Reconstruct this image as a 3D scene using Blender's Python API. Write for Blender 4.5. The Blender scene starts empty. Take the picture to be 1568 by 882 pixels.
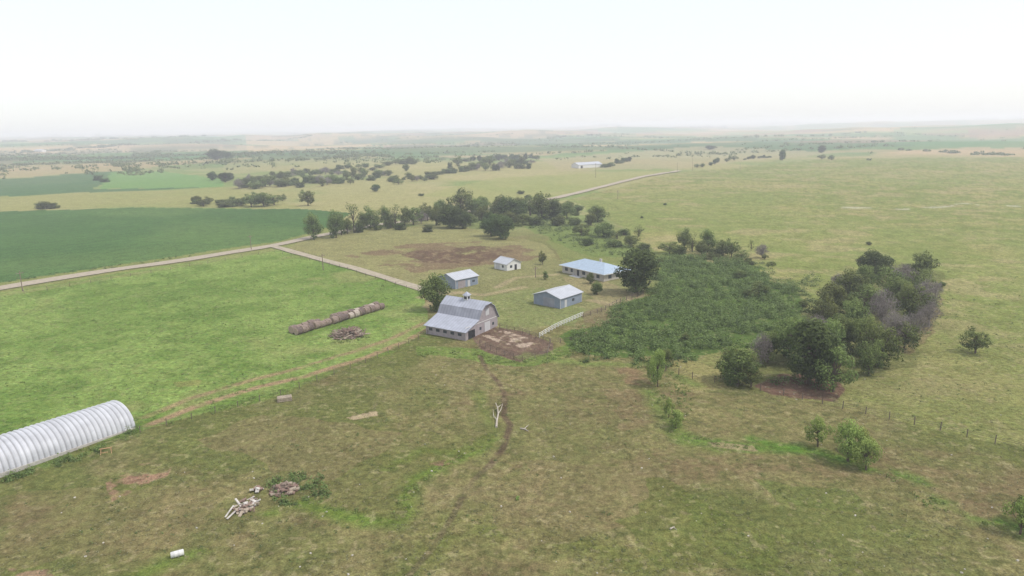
import bpy, math, random
import numpy as np
from mathutils import Matrix, Vector
random.seed(7); rng=np.random.default_rng(7)
S=bpy.context.scene
# ------------------------------------------------------------ camera
CH=50.0; FP=1079.0
R=Matrix.Rotation(math.radians(90-12.9),3,'X')@Matrix.Rotation(math.radians(-1.0),3,'Z')
cd=bpy.data.cameras.new("camera"); cam=bpy.data.objects.new("camera",cd); S.collection.objects.link(cam)
cd.sensor_width=36; cd.lens=FP/1568*36; cd.clip_start=0.5; cd.clip_end=60000
cam.matrix_world=Matrix.Translation((0,0,CH))@R.to_4x4(); S.camera=cam
# ------------------------------------------------------------ noise + terrain
def hsh(i,j,s):
    v=np.sin(i*127.1+j*311.7+s*74.7)*43758.5453
    return v-np.floor(v)
def vn(x,y,s=0):
    x=np.asarray(x,float); y=np.asarray(y,float)
    i=np.floor(x); j=np.floor(y); f=x-i; g=y-j
    f=f*f*(3-2*f); g=g*g*(3-2*g)
    return (hsh(i,j,s)*(1-f)+hsh(i+1,j,s)*f)*(1-g)+(hsh(i,j+1,s)*(1-f)+hsh(i+1,j+1,s)*f)*g
def fbm(x,y,s=0,o=4):
    a=.5; t=0; n=0
    x=np.asarray(x,float); y=np.asarray(y,float)
    for k in range(o):
        t=t+a*vn(x,y,s+k*13); n+=a; a*=.55
        x,y=(x*1.6-y*1.2)+5.3,(x*1.2+y*1.6)+1.7
    return t/n
def sm(a,b,x):
    t=np.clip((x-a)/(b-a),0,1); return t*t*(3-2*t)
def H(x,y):
    x=np.asarray(x,float); y=np.asarray(y,float); r=np.hypot(x,y)
    z=(fbm(x/45,y/45,3,2)-.5)*1.4
    z=z+sm(300,1300,r)*(fbm(x/420,y/420,5,3)-.5)*12
    z=z+sm(1150,3200,r)*(fbm(x/900,y/700,9,4)-.42)*75+sm(3000,8000,r)*(fbm(x/2600,y/1800,19,3)-.3)*60
    return z
def g2(u,v):
    d=R@Vector(((u-784)/FP,-(v-441)/FP,-1)); z=0.0
    dz=min(d.z,-.0045*Vector((d.x,d.y)).length)
    for k in range(8):
        t=(CH-z)/-dz
        x,y=d.x*t,d.y*t
        if math.hypot(x,y)>900: break
        z=float(H(x,y))
    return x,y
def gp(u,v):
    x,y=g2(u,v); return Vector((x,y,float(H(x,y))))
def mpp(u,v):
    x,y=g2(u,v); return (y*.975+CH*.223)/FP
# ------------------------------------------------------------ materials
def lin(c): 
    return tuple((v/255/12.92 if v<=10 else ((v/255+.055)/1.055)**2.4) for v in c)
def newmat(name):
    m=bpy.data.materials.new(name); m.use_nodes=True; nt=m.node_tree; nt.nodes.clear()
    o=nt.nodes.new('ShaderNodeOutputMaterial'); b=nt.nodes.new('ShaderNodeBsdfPrincipled')
    nt.links.new(b.outputs[0],o.inputs[0]); b.inputs['Specular IOR Level'].default_value=.15
    return m,nt,b
def noisy(name,c,var=.3,scale=2.0,rough=.9,c2=None,ribs=None,bump=.0,spec=.15,metal=0):
    m,nt,b=newmat(name); N=nt.nodes.new; L=nt.links.new
    tc=N('ShaderNodeTexCoord'); n=N('ShaderNodeTexNoise'); n.inputs['Scale'].default_value=scale; n.inputs['Detail'].default_value=6
    L(tc.outputs['Object'],n.inputs['Vector'])
    r=N('ShaderNodeValToRGB'); r.color_ramp.elements[0].position=.3; r.color_ramp.elements[1].position=.7
    a=c; bb=c2 or tuple(min(1,v*(1+var)) for v in c)
    if c2 is None: a=tuple(v*(1-var) for v in c)
    r.color_ramp.elements[0].color=(*a,1); r.color_ramp.elements[1].color=(*bb,1)
    L(n.outputs['Fac'],r.inputs[0]); out=r.outputs[0]
    if ribs:
        ax,per,dk=ribs
        sx=N('ShaderNodeSeparateXYZ'); L(tc.outputs['Object'],sx.inputs[0])
        m1=N('ShaderNodeMath'); m1.operation='MULTIPLY'; m1.inputs[1].default_value=2*math.pi/per; L(sx.outputs[ax],m1.inputs[0])
        m2=N('ShaderNodeMath'); m2.operation='SINE'; L(m1.outputs[0],m2.inputs[0])
        mr=N('ShaderNodeMapRange'); mr.inputs[1].default_value=-1; mr.inputs[2].default_value=-.3; mr.inputs[3].default_value=dk; mr.inputs[4].default_value=1
        L(m2.outputs[0],mr.inputs[0])
        mx=N('ShaderNodeMix'); mx.data_type='RGBA'; mx.blend_type='MULTIPLY'; mx.inputs[0].default_value=1
        L(out,mx.inputs[6]); L(mr.outputs[0],mx.inputs[7]); out=mx.outputs[2]
    L(out,b.inputs['Base Color']); b.inputs['Roughness'].default_value=rough
    b.inputs['Specular IOR Level'].default_value=spec; b.inputs['Metallic'].default_value=metal
    if bump:
        bp=N('ShaderNodeBump'); bp.inputs['Strength'].default_value=bump; L(n.outputs['Fac'],bp.inputs['Height']); L(bp.outputs[0],b.inputs['Normal'])
    return m
def leafmat(name,dark,light,rnd=.25):
    m,nt,b=newmat(name); N=nt.nodes.new; L=nt.links.new
    at=N('ShaderNodeAttribute'); at.attribute_name='tint'
    mx=N('ShaderNodeMix'); mx.data_type='RGBA'; mx.inputs[6].default_value=(*dark,1); mx.inputs[7].default_value=(*light,1)
    L(at.outputs['Fac'],mx.inputs[0])
    oi=N('ShaderNodeObjectInfo'); mr=N('ShaderNodeMapRange'); mr.inputs[3].default_value=1-rnd; mr.inputs[4].default_value=1+rnd
    L(oi.outputs['Random'],mr.inputs[0])
    hv=N('ShaderNodeHueSaturation'); L(mx.outputs[2],hv.inputs['Color']); L(mr.outputs[0],hv.inputs['Value'])
    mh=N('ShaderNodeMapRange'); mh.inputs[3].default_value=.475; mh.inputs[4].default_value=.515; L(oi.outputs['Random'],mh.inputs[0]); L(mh.outputs[0],hv.inputs['Hue'])
    L(hv.outputs[0],b.inputs['Base Color']); b.inputs['Roughness'].default_value=.7
    tr=N('ShaderNodeBsdfTranslucent'); L(hv.outputs[0],tr.inputs['Color'])
    ms=N('ShaderNodeMixShader'); ms.inputs[0].default_value=.38; L(b.outputs[0],ms.inputs[1]); L(tr.outputs[0],ms.inputs[2])
    L(ms.outputs[0],[n for n in nt.nodes if n.type=='OUTPUT_MATERIAL'][0].inputs[0])
    return m
M_bark=noisy("bark",(.11,.085,.065),.4,6)
M_gbark=noisy("dead_bark",(.28,.25,.23),.3,6)
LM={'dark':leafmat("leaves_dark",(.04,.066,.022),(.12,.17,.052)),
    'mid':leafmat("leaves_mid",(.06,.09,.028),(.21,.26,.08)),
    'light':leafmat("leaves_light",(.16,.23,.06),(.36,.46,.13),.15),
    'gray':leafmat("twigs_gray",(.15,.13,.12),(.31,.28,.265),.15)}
# ------------------------------------------------------------ mesh helpers
def mesh_np(name,V,Q,mats,mi=None,tint=None,smooth=False,link=True,col=None):
    V=np.asarray(V,np.float32); Q=np.asarray(Q,np.int32); me=bpy.data.meshes.new(name)
    me.vertices.add(len(V)); me.vertices.foreach_set('co',V.ravel())
    me.loops.add(Q.size); me.loops.foreach_set('vertex_index',Q.ravel())
    me.polygons.add(len(Q)); me.polygons.foreach_set('loop_start',np.arange(len(Q),dtype=np.int32)*Q.shape[1])
    if mi is not None: me.polygons.foreach_set('material_index',np.asarray(mi,np.int32))
    me.polygons.foreach_set('use_smooth',np.full(len(Q),smooth))
    for m in mats: me.materials.append(m)
    if tint is not None:
        a=me.attributes.new('tint','FLOAT','POINT'); a.data.foreach_set('value',np.asarray(tint,np.float32))
    if col is not None:
        a=me.attributes.new('gcol','FLOAT_COLOR','POINT'); a.data.foreach_set('color',np.asarray(col,np.float32).ravel())
    me.update(calc_edges=True); me.validate()
    if not link: return me
    o=bpy.data.objects.new(name,me); S.collection.objects.link(o); return o
class MB:
    def __init__(s): s.V=[];s.Q=[];s.mi=[];s.t=[];s.n=0
    def add(s,V,Q,mi=0,t=.5):
        V=np.asarray(V,float).reshape(-1,3); Q=np.asarray(Q,int)
        s.V.append(V); s.Q.append(Q+s.n); s.mi.append(np.full(len(Q),mi)); s.t.append(np.broadcast_to(np.asarray(t,float),(len(V),))); s.n+=len(V)
    def box(s,x0,x1,y0,y1,z0,z1,M=None,mi=0,t=.5):
        V=np.array([[x,y,z] for z in(z0,z1) for x,y in((x0,y0),(x1,y0),(x1,y1),(x0,y1))],float)
        if M is not None: V=np.array([(M@Vector(p))[:] for p in V])
        s.add(V,[[3,2,1,0],[4,5,6,7],[0,1,5,4],[1,2,6,5],[2,3,7,6],[3,0,4,7]],mi,t)
    def tube(s,P,Rr,n=6,mi=0,t=.5,cap=True):
        P=np.asarray(P,float); k=len(P); T=np.gradient(P,axis=0); T/=np.linalg.norm(T,axis=1)[:,None]+1e-9
        ref=np.array([0,0,1.]) if abs(T[0][2])<.8 else np.array([1.,0,0])
        V=[]
        for i in range(k):
            a=np.cross(T[i],ref); a/=np.linalg.norm(a)+1e-9; b=np.cross(T[i],a)
            for j in range(n):
                w=2*math.pi*j/n; V.append(P[i]+Rr[i]*(a*math.cos(w)+b*math.sin(w)))
        Q=[[i*n+j,i*n+(j+1)%n,(i+1)*n+(j+1)%n,(i+1)*n+j] for i in range(k-1) for j in range(n)]
        if cap:
            V.append(P[0]);V.append(P[-1])
            for c,bs in((k*n,0),(k*n+1,(k-1)*n)):
                for j in range(0,n,2): Q.append([c,bs+j,bs+(j+1)%n,bs+(j+2)%n])
        s.add(V,Q,mi,t)
    def leaves(s,C,N,size,mi=1,t=.5,asp=1.0):
        C=np.asarray(C,float); n=len(C); N=N/(np.linalg.norm(N,axis=1)[:,None]+1e-9)
        A=np.cross(N,rng.normal(size=(n,3))); A/=np.linalg.norm(A,axis=1)[:,None]+1e-9; B=np.cross(N,A)
        sz=(np.asarray(size)*rng.uniform(.6,1.35,n))[:,None]
        A=A*sz*.5; B=B*sz*.5*asp
        V=np.stack([C-A,C-B*.9,C+A,C+B*1.1],1).reshape(-1,3)
        s.add(V,np.arange(4*n).reshape(-1,4),mi,np.repeat(np.broadcast_to(t,(n,)),4))
    def done(s,name,mats,**k):
        return mesh_np(name,np.concatenate(s.V),np.concatenate(s.Q),mats,np.concatenate(s.mi),np.concatenate(s.t),**k)
# ------------------------------------------------------------ trees
def tree_mesh(seed,style,nc=18,nl=230,leaf=.05,cz=.55,gap=1.0,vr=.36):
    global rng
    keep=rng; rng=np.random.default_rng(seed); rd=random.Random(seed); b=MB()
    tx,ty=rd.uniform(-.05,.05),rd.uniform(-.05,.05)
    top=np.array([tx,ty,.55])
    b.tube([[0,0,-.06],[0,0,.02],[tx*.3,ty*.2,.2],[tx*.8,ty,.4],top],[.045,.032,.025,.02,.01],8,0)
    cs=[]
    for k in range(nc):
        for _ in range(40):
            p=rng.uniform(-1,1,3)
            if np.linalg.norm(p)<1 and all(np.linalg.norm((p-q))>.36 for q in cs): break
        cs.append(p)
    ex,ey=rd.uniform(.8,1.1),rd.uniform(.8,1.1)
    for p in cs:
        w=.40*(1-.3*max(0,p[2])); c=np.array([p[0]*w*ex,p[1]*w*ey,cz+p[2]*vr*(1+.2*rd.uniform(-1,1))])
        h=rd.uniform(.12,.45); st=np.array([tx*h*2,ty*h*2,min(h,max(.1,c[2]-.08))]); mid=(st+c)/2+np.array([0,0,.03])+rng.normal(size=3)*.02
        b.tube([st,mid,c],[.014,.009,.003],5,0,cap=False)
        rad=rd.uniform(.09,.20)*gap; n=int(nl*(rad/.15)**2)
        d=rng.normal(size=(n,3)); d/=np.linalg.norm(d,axis=1)[:,None]
        rr=rad*rng.uniform(.3,1.0,n)**.5*(1+.6*(vn(d[:,0]*2.5+seed,d[:,1]*2.5+d[:,2]*2,k)-.4))
        P=c+d*rr[:,None]*np.array([1.05,1.05,.85]); P[:,2]=np.maximum(P[:,2],.02+.05*rng.random(n))
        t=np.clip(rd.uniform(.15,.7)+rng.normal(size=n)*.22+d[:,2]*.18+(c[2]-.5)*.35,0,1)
        if style=='gray':
            for q in range(9):
                e=c+rng.normal(size=3)*.09+np.array([0,0,.05]); b.tube([c*.7+mid*.3,(c+e)/2+rng.normal(size=3)*.01,e],[.005,.0035,.0015],4,0,cap=False)
            b.leaves(P,d*.3+rng.normal(size=(n,3)),leaf,1,t,.22)
        else: b.leaves(P,d*.9+rng.normal(size=(n,3))*.5+np.array([0,0,.55]),leaf,1,t,.8)
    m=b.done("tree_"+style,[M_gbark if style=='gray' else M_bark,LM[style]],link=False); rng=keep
    return m
TM={'dark':[tree_mesh(1,'dark',26,270,.04,.52,vr=.36),tree_mesh(2,'dark',24,250,.04,.5)],
    'mid':[tree_mesh(3,'mid',22,200,.04,.5),tree_mesh(4,'mid',20,190,.04,.47,vr=.38),tree_mesh(5,'mid',24,180,.04,.52,gap=.9,vr=.38),tree_mesh(12,'mid',18,180,.04,.47,gap=.95),tree_mesh(17,'mid',21,200,.04,.5,vr=.37)],
    'light':[tree_mesh(6,'light',18,190,.042,.56,gap=.95),tree_mesh(7,'light',17,190,.042,.54,gap=.95)],
    'gray':[tree_mesh(8,'gray',20,130,.06,.5),tree_mesh(9,'gray',18,120,.06,.48)],
    'shrub':[tree_mesh(14,'mid',16,130,.055,.36,gap=1.1,vr=.34),tree_mesh(15,'mid',15,130,.055,.34,gap=1.1,vr=.34),tree_mesh(16,'dark',15,130,.055,.36,gap=1.1,vr=.34)],
    'sparse':[tree_mesh(10,'mid',14,100,.036,.52,gap=.8,vr=.4),tree_mesh(11,'mid',13,110,.036,.5,gap=.8,vr=.4)]}
NM={'dark':'cottonwood_tree','mid':'deciduous_tree','light':'willow_tree','gray':'dead_branched_tree','sparse':'sparse_tree','shrub':'shrub'}
def tree(u,v,w,h,st='mid'):
    p=gp(u,v); k=mpp(u,v); o=bpy.data.objects.new(NM[st],random.choice(TM[st])); S.collection.objects.link(o)
    W=w*k*1.12; Hh=h*k*1.06; o.location=p-Vector((0,0,.1)); o.scale=(W,W*random.uniform(.85,1.1),Hh); o.rotation_euler=(0,0,random.uniform(0,6.28))
T=[(975,448,76,70,'dark'),(668,475,52,60,'mid'),(831,405,14,22,'mid'),(835,428,10,14,'mid'),(904,434,14,18,'mid'),(914,451,20,22,'mid'),
(480,367,30,42,'mid'),(515,364,28,44,'mid'),(523,360,24,36,'mid'),(542,356,32,46,'sparse'),(567,350,30,36,'mid'),(556,352,20,28,'mid'),(590,347,24,32,'mid'),(606,348,36,40,'sparse'),(633,344,30,32,'mid'),(655,338,28,28,'mid'),(577,352,18,22,'shrub'),(620,346,26,30,'mid'),(645,342,20,22,'gray'),(597,350,16,20,'shrub'),(550,356,18,20,'shrub'),(532,358,20,24,'mid'),(612,352,20,16,'shrub'),
(706,330,48,44,'mid'),(690,349,46,36,'dark'),(708,350,28,26,'dark'),(668,345,28,32,'mid'),(728,327,32,26,'mid'),(750,350,24,26,'dark'),(768,366,48,38,'dark'),(752,362,32,32,'dark'),(765,330,28,32,'mid'),(785,337,50,34,'dark'),(812,330,32,36,'mid'),(830,336,48,44,'mid'),(848,336,28,30,'dark'),(868,335,28,30,'mid'),(800,345,30,22,'mid'),(740,322,30,22,'mid'),(675,330,24,26,'mid'),(855,345,30,20,'shrub'),(820,345,26,18,'shrub'),(780,345,30,22,'mid'),(655,355,20,14,'shrub'),(720,345,26,22,'mid'),(738,338,26,24,'mid'),(795,325,26,24,'mid'),(880,345,22,18,'shrub'),
(915,340,38,26,'mid'),(905,345,24,20,'mid'),(925,363,34,24,'mid'),(945,366,24,16,'sparse'),(978,362,22,20,'sparse'),(965,378,28,20,'mid'),(890,360,28,20,'mid'),(873,318,16,12,'mid'),(900,375,28,16,'shrub'),(930,350,18,12,'shrub'),(915,330,12,10,'shrub'),(940,378,26,16,'shrub'),(985,385,26,18,'shrub'),(955,360,20,14,'shrub'),
(1025,389,34,20,'mid'),(1048,384,26,38,'mid'),(1060,386,24,32,'sparse'),(1083,386,28,36,'mid'),(1074,390,24,22,'mid'),(1105,392,32,30,'mid'),(1120,394,28,30,'mid'),(1150,384,12,18,'sparse'),(1167,395,26,24,'gray'),(1135,398,24,16,'mid'),(1095,392,26,20,'shrub'),(1040,390,24,20,'shrub'),
(1340,425,52,40,'dark'),(1407,432,52,48,'mid'),(1380,440,46,42,'gray'),(1360,455,52,56,'mid'),(1300,462,54,52,'mid'),(1275,485,60,54,'mid'),(1325,485,62,62,'mid'),(1350,500,56,66,'gray'),(1392,490,54,62,'mid'),(1412,482,48,60,'gray'),(1422,500,34,46,'gray'),(1300,515,62,60,'mid'),(1262,500,50,48,'mid'),(1250,525,54,50,'gray'),(1370,532,54,62,'gray'),(1384,535,46,54,'mid'),(1345,562,62,74,'mid'),(1320,545,60,70,'mid'),(1330,575,44,60,'mid'),(1325,440,40,36,'mid'),(1375,470,50,46,'mid'),(1432,455,24,28,'gray'),(1405,455,44,44,'mid'),(1285,450,40,34,'gray'),(1400,520,36,50,'gray'),
(1225,560,76,84,'mid'),(1200,545,54,64,'mid'),(1262,560,66,80,'mid'),(1238,588,94,104,'dark'),(1275,600,72,86,'mid'),(1165,560,42,60,'gray'),(1175,555,42,52,'mid'),(1130,588,66,64,'mid'),(1115,580,44,48,'mid'),(1150,592,36,36,'mid'),(1290,540,50,60,'mid'),
(1493,541,42,42,'mid'),(1252,684,38,50,'light'),(1298,706,52,70,'light'),(1326,720,44,52,'light'),(1316,694,40,46,'light'),(1562,818,48,66,'light'),(1575,805,46,56,'mid'),
(1007,592,28,62,'light'),(1000,585,22,44,'light'),(1035,656,30,32,'light'),(1024,640,16,34,'light'),(1018,560,26,28,'mid'),(1162,452,36,26,'mid'),(1150,456,24,16,'mid'),(1132,425,22,14,'mid'),(1230,470,18,12,'mid'),(1048,525,16,16,'mid'),(1330,375,10,6,'mid'),(1442,440,14,10,'mid'),
(575,293,18,11,'dark'),(472,315,24,24,'mid'),(468,306,20,16,'mid'),(404,316,34,22,'mid'),(420,314,26,18,'mid'),(385,317,26,24,'mid'),(362,315,36,16,'shrub'),(345,317,28,12,'shrub'),(312,316,22,14,'mid'),(300,312,16,9,'shrub'),(72,320,26,16,'shrub'),(62,319,18,12,'shrub'),(82,319,18,12,'shrub'),
(345,279,26,15,'dark'),(352,276,20,12,'dark'),(325,276,18,13,'dark'),(333,245,30,16,'dark'),(350,246,18,12,'dark'),(150,276,18,12,'shrub'),(160,279,16,9,'shrub'),(1198,246,16,17,'dark'),(1258,233,17,12,'dark'),(1258,244,12,8,'mid'),(1273,245,12,8,'mid'),(1088,228,18,6,'dark'),
(983,334,6,5,'shrub'),(1018,314,6,5,'shrub'),(1130,402,20,10,'shrub'),(645,300,10,6,'shrub'),(793,765,9,7,'light'),(622,262,12,12,'mid')]
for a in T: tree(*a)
def row(u0,v0,u1,v1,n,w,h,js,sts=('mid',)):
    for k in range(n):
        f=(k+random.uniform(-.4,.4))/max(1,n-1)
        tree(u0+(u1-u0)*f,v0+(v1-v0)*f+random.uniform(-js,js),w*random.uniform(.6,1.4),h*random.uniform(.6,1.3),random.choice(sts))
SH=('shrub','mid','shrub','gray','mid')
row(365,288,455,280,16,18,15,4,SH)
row(375,278,520,264,24,15,11,4,SH)
row(455,284,600,272,26,17,13,5,SH)
row(520,264,640,254,18,14,9,3,('shrub','mid'))
row(600,281,690,268,16,14,10,4,SH)
row(690,262,815,254,26,15,13,4,SH)
row(700,247,820,240,20,12,8,2,('shrub','dark'))
row(300,313,430,308,12,16,10,3,('shrub','mid'))
row(925,256,965,250,8,12,7,1,('shrub','dark'))
row(1070,257,1125,246,8,9,7,1,('mid','dark'))
row(1140,244,1180,240,9,9,5,1,('shrub','dark'))
row(800,300,880,330,8,14,9,4,('shrub','mid'))
row(640,338,880,322,16,20,17,5,('shrub','mid','mid'))
row(1010,400,1180,402,14,16,9,5,('shrub','mid'))
# ------------------------------------------------------------ distant trees: one object
b=MB()
def blob(x,y,w,h,n=34,tb=.5):
    z=float(H(x,y)); d=rng.normal(size=(n,3)); d/=np.linalg.norm(d,axis=1)[:,None]
    P=np.array([x,y,z+h*.4])+d*np.array([w*.5,w*.5,h*.5])*rng.uniform(.5,1.1,n)[:,None]
    b.leaves(P,d+rng.normal(size=(n,3))*.5+np.array([0,0,.4]),max(w*.3,.7),0,np.clip(tb+rng.normal(size=n)*.2,0,1),.8)
def brow(u0,v0,u1,v1,n,w,h):
    A=g2(u0,v0); B=g2(u1,v1); k=mpp((u0+u1)/2,(v0+v1)/2)
    for i in range(n):
        f=random.random(); x=A[0]+(B[0]-A[0])*f+random.gauss(0,w*k*.6); y=A[1]+(B[1]-A[1])*f+random.gauss(0,w*k*1.5)
        blob(x,y,w*k*random.uniform(.5,1.3),h*k*random.uniform(.4,1.2))
for a in [(0,245,120,241,60,10,4),(120,244,230,240,50,9,4),(0,234,200,226,70,9,3),(200,237,340,239,50,9,3),(350,240,440,236,40,11,4),(430,234,600,240,60,8,4),(480,228,700,222,50,8,3),
          (640,224,800,217,40,8,3),(0,224,300,218,50,9,3),(0,215,250,211,40,9,2.5),(300,222,480,214,40,8,2.5),(440,248,560,240,34,9,4),(900,198,950,198,16,8,3),(1165,187,1235,185,22,9,4),(1260,184,1310,183,14,9,5),(1440,179,1568,178,40,9,4),
          (1130,212,1330,206,20,9,3),(1290,220,1400,216,10,9,3),(1430,230,1470,232,8,11,4),(1500,234,1545,234,16,11,4),(1380,228,1400,229,4,9,4),(0,253,40,251,12,10,4),(830,212,960,208,16,8,3),(1000,200,1120,196,24,8,3)]: brow(*a)
for k in range(70):   # shelterbelts along section roads and field edges
    az=random.uniform(-46,40); r=1150/(random.random()*.8+.16)
    if az>0 and random.random()<.45: continue
    x=r*math.sin(math.radians(az)); y=r*math.cos(math.radians(az)); th=.35+(0 if random.random()<.75 else math.pi/2)+random.gauss(0,.12); Ls=random.uniform(120,520)*(1+r/4000)
    nq=int(Ls/10)
    for j in range(nq):
        t_=(j/nq-.5)*Ls+random.gauss(0,4); blob(x+math.cos(th)*t_+random.gauss(0,6),y+math.sin(th)*t_+random.gauss(0,8),random.uniform(7,15),random.uniform(3,6.5),11)
for k in range(1100):
    az=random.uniform(-47,47); r=1000/(random.random()*.88+.12)
    x=r*math.sin(math.radians(az)); y=r*math.cos(math.radians(az))
    c=float(fbm(x/260,y/160,21,3)); L=.55 if az<0 else .60
    if az>5 and r<1700: L=.74
    if c<L and random.random()>.06: continue
    blob(x,y,random.uniform(5,13),random.uniform(3,5.5),11)
b.done("distant_trees",[LM['mid']])
# ------------------------------------------------------------ ground sheet
az=np.concatenate([np.radians(np.linspace(-46,46,1000)),np.radians(np.linspace(46,314,70)[1:-1])])
dep=np.arange(36,.19,-.058); rr=np.concatenate([[.01,12,30,50],CH/np.tan(np.radians(dep)),[18000,22000]])
A,RR=np.meshgrid(az,rr); X=RR*np.sin(A); Y=RR*np.cos(A); nr,na=X.shape
x=X.ravel(); y=Y.ravel(); r=RR.ravel(); Z=H(x,y)
K=1.27
def pip(px,py,P):
    ins=np.zeros(px.shape,bool); n=len(P)
    for i in range(n):
        x1,y1=P[i]; x2,y2=P[(i+1)%n]
        if y1==y2: continue
        c=((y1>py)!=(y2>py))&(px<(x2-x1)*(py-y1)/(y2-y1)+x1); ins^=c
    return ins
def mixc(col,c,a):
    a=a[:,None]; return col*(1-a)+np.array(lin(c))*a
nA=fbm(x/38,y/38,31,4); nB=fbm(x/9,y/9,41,4); nC=fbm(x/2.6,y/2.6,51,3); nD=fbm(x/120,y/120,61,4); nE=fbm(x/1.5,y/1.5,63,3); nF=fbm(x/22,y/14,67,4)
wx=(fbm(x/14,y/14,71,3)-.5)*2; wy=(fbm(x/14,y/14,81,3)-.5)*2
def poly(pts,warp): 
    P=[g2(*p) for p in pts]; return pip(x+wx*warp,y+wy*warp,P).astype(float)
def polyline_d(pts,warp=0):
    P=[g2(*p) for p in pts]; d=np.full(x.shape,1e9); X_=x+wx*warp; Y_=y+wy*warp
    for (x1,y1),(x2,y2) in zip(P[:-1],P[1:]):
        dx,dy=x2-x1,y2-y1; t=np.clip(((X_-x1)*dx+(Y_-y1)*dy)/(dx*dx+dy*dy+1e-9),0,1)
        d=np.minimum(d,np.hypot(X_-x1-t*dx,Y_-y1-t*dy))
    return d
col=np.tile(np.array(lin((128,122,82))),(len(x),1))
col=mixc(col,(106,112,64),sm(.44,.6,nA)*.9); col=mixc(col,(140,128,96),sm(.58,.74,nB)*.3); col=mixc(col,(122,106,80),sm(.52,.68,nF)*.65); col=mixc(col,(100,106,62),sm(.5,.68,nC)*.4); col=mixc(col,(90,96,56),sm(.55,.66,nE)*.4)
m=sm(260,420,r); c0=np.tile(np.array(lin((158,154,106))),(len(x),1)); c0=mixc(c0,(130,144,88),sm(.45,.6,nD)); c0=mixc(c0,(172,162,120),sm(.5,.65,nA)*.5)
col=col*(1-m[:,None])+c0*m[:,None]
# far patchwork
m=sm(950,1400,r); pn=fbm(x/420,y/260,91,3); qn=fbm(x/900,y/500,95,3)
c0=np.tile(np.array(lin((154,146,104))),(len(x),1)); c0=mixc(c0,(104,132,82),sm(.48,.5,pn)); c0=mixc(c0,(188,162,128),sm(.53,.55,qn)*.7); c0=mixc(c0,(84,112,74),(qn<.42)*.8)
ca,sa=math.cos(.35),math.sin(.35); cx=np.floor((x*ca+y*sa)/420); cyy=np.floor((-x*sa+y*ca)/300); hh_=hsh(cx,cyy,7)
for lo,hi,c,aa_ in((0,.22,(92,132,80),.85),(.22,.34,(192,168,124),.8),(.34,.46,(130,154,96),.8),(.46,.52,(150,124,104),.7)):
    c0=mixc(c0,c,((hh_>=lo)&(hh_<hi)).astype(float)*aa_*sm(.33,.45,pn))
c0=mixc(c0,(74,94,58),sm(.56,.60,fbm(x/150,y/70,97,4))*.7*(x<400))
col=col*(1-m[:,None])+c0*m[:,None]
# right pasture
q=poly([(1000,560),(1290,628),(1568,690),(2300,850),(2900,236),(1568,238),(1300,241),(1040,264),(870,306),(950,345),(1010,390),(1030,450),(1010,500)],3)
c0=np.tile(np.array(lin((150,149,94))),(len(x),1)); c0=mixc(c0,(128,139,78),sm(.44,.6,nA)*.9); c0=mixc(c0,(164,154,110),sm(.5,.66,nB)*.5); c0=mixc(c0,(134,144,84),sm(.5,.6,nD)*.6); c0=mixc(c0,(112,124,66),sm(.52,.66,nC)*.55); c0=mixc(c0,(168,154,116),sm(.56,.66,nF)*.5)
c0=mixc(c0,(114,118,70),sm(.55,.66,nE)*.4)
c0=mixc(c0,(124,124,78),(1-sm(140,250,r))*.6)
col=col*(1-q[:,None])+c0*q[:,None]
for P_,c,a in [([(-700,262),(0,256),(170,248),(330,246),(300,252),(180,262),(0,272),(-700,285)],(172,154,118),.8),
             ([(-700,285),(0,274),(150,263),(190,262),(140,290),(345,285),(200,293),(0,301),(-700,330)],(80,112,76),1),
             ([(170,263),(250,262),(340,274),(345,286),(150,289)],(112,148,86),1),
             ([(345,250),(560,240),(640,252),(420,262),(340,270)],(160,154,110),.6),
             ([(0,301),(345,287),(420,300),(460,319),(200,317),(0,323),(-500,335),(-500,310)],(150,150,96),.9),
             ([(820,240),(1080,225),(1300,232),(1040,258),(860,262)],(166,156,120),.8),
             ([(640,300),(760,272),(1030,262),(860,300),(840,310)],(152,154,98),.8),
             ([(880,345),(960,350),(1010,388),(1010,440),(940,440),(850,390),(830,360)],(126,136,80),.8),
             ([(800,345),(900,345),(960,375),(1000,395),(900,392),(850,372)],(110,128,70),.8),
             ]:
    col=mixc(col,c,poly(P_,4)*a*(.8+.2*nB))
m=poly([(-500,346),(0,324),(200,318),(462,320),(540,326),(500,349),(430,369),(200,403),(0,433),(-500,520)],1.5)
a0=g2(0,433); a1=g2(430,369); dd=np.array([a1[0]-a0[0],a1[1]-a0[1]]); dd/=np.linalg.norm(dd); s=(x*-dd[1]+y*dd[0])
soy=np.tile(np.array(lin((76,106,62))),(len(x),1)); soy=mixc(soy,(90,122,70),(np.sin(s*2*math.pi/9)*.5+.5)*.45+sm(.45,.7,nA)*.4)
soy=mixc(soy,(106,130,76),sm(.55,.7,nD)*.5); soy=mixc(soy,(68,92,54),sm(.52,.66,nC)*.3)
col=col*(1-m[:,None])+soy*m[:,None]
col=mixc(col,(134,140,84),poly([(-500,520),(0,433),(200,403),(430,369),(500,349),(520,352),(425,384),(200,420),(0,452),(-500,560)],1.5)*.9)
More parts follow.
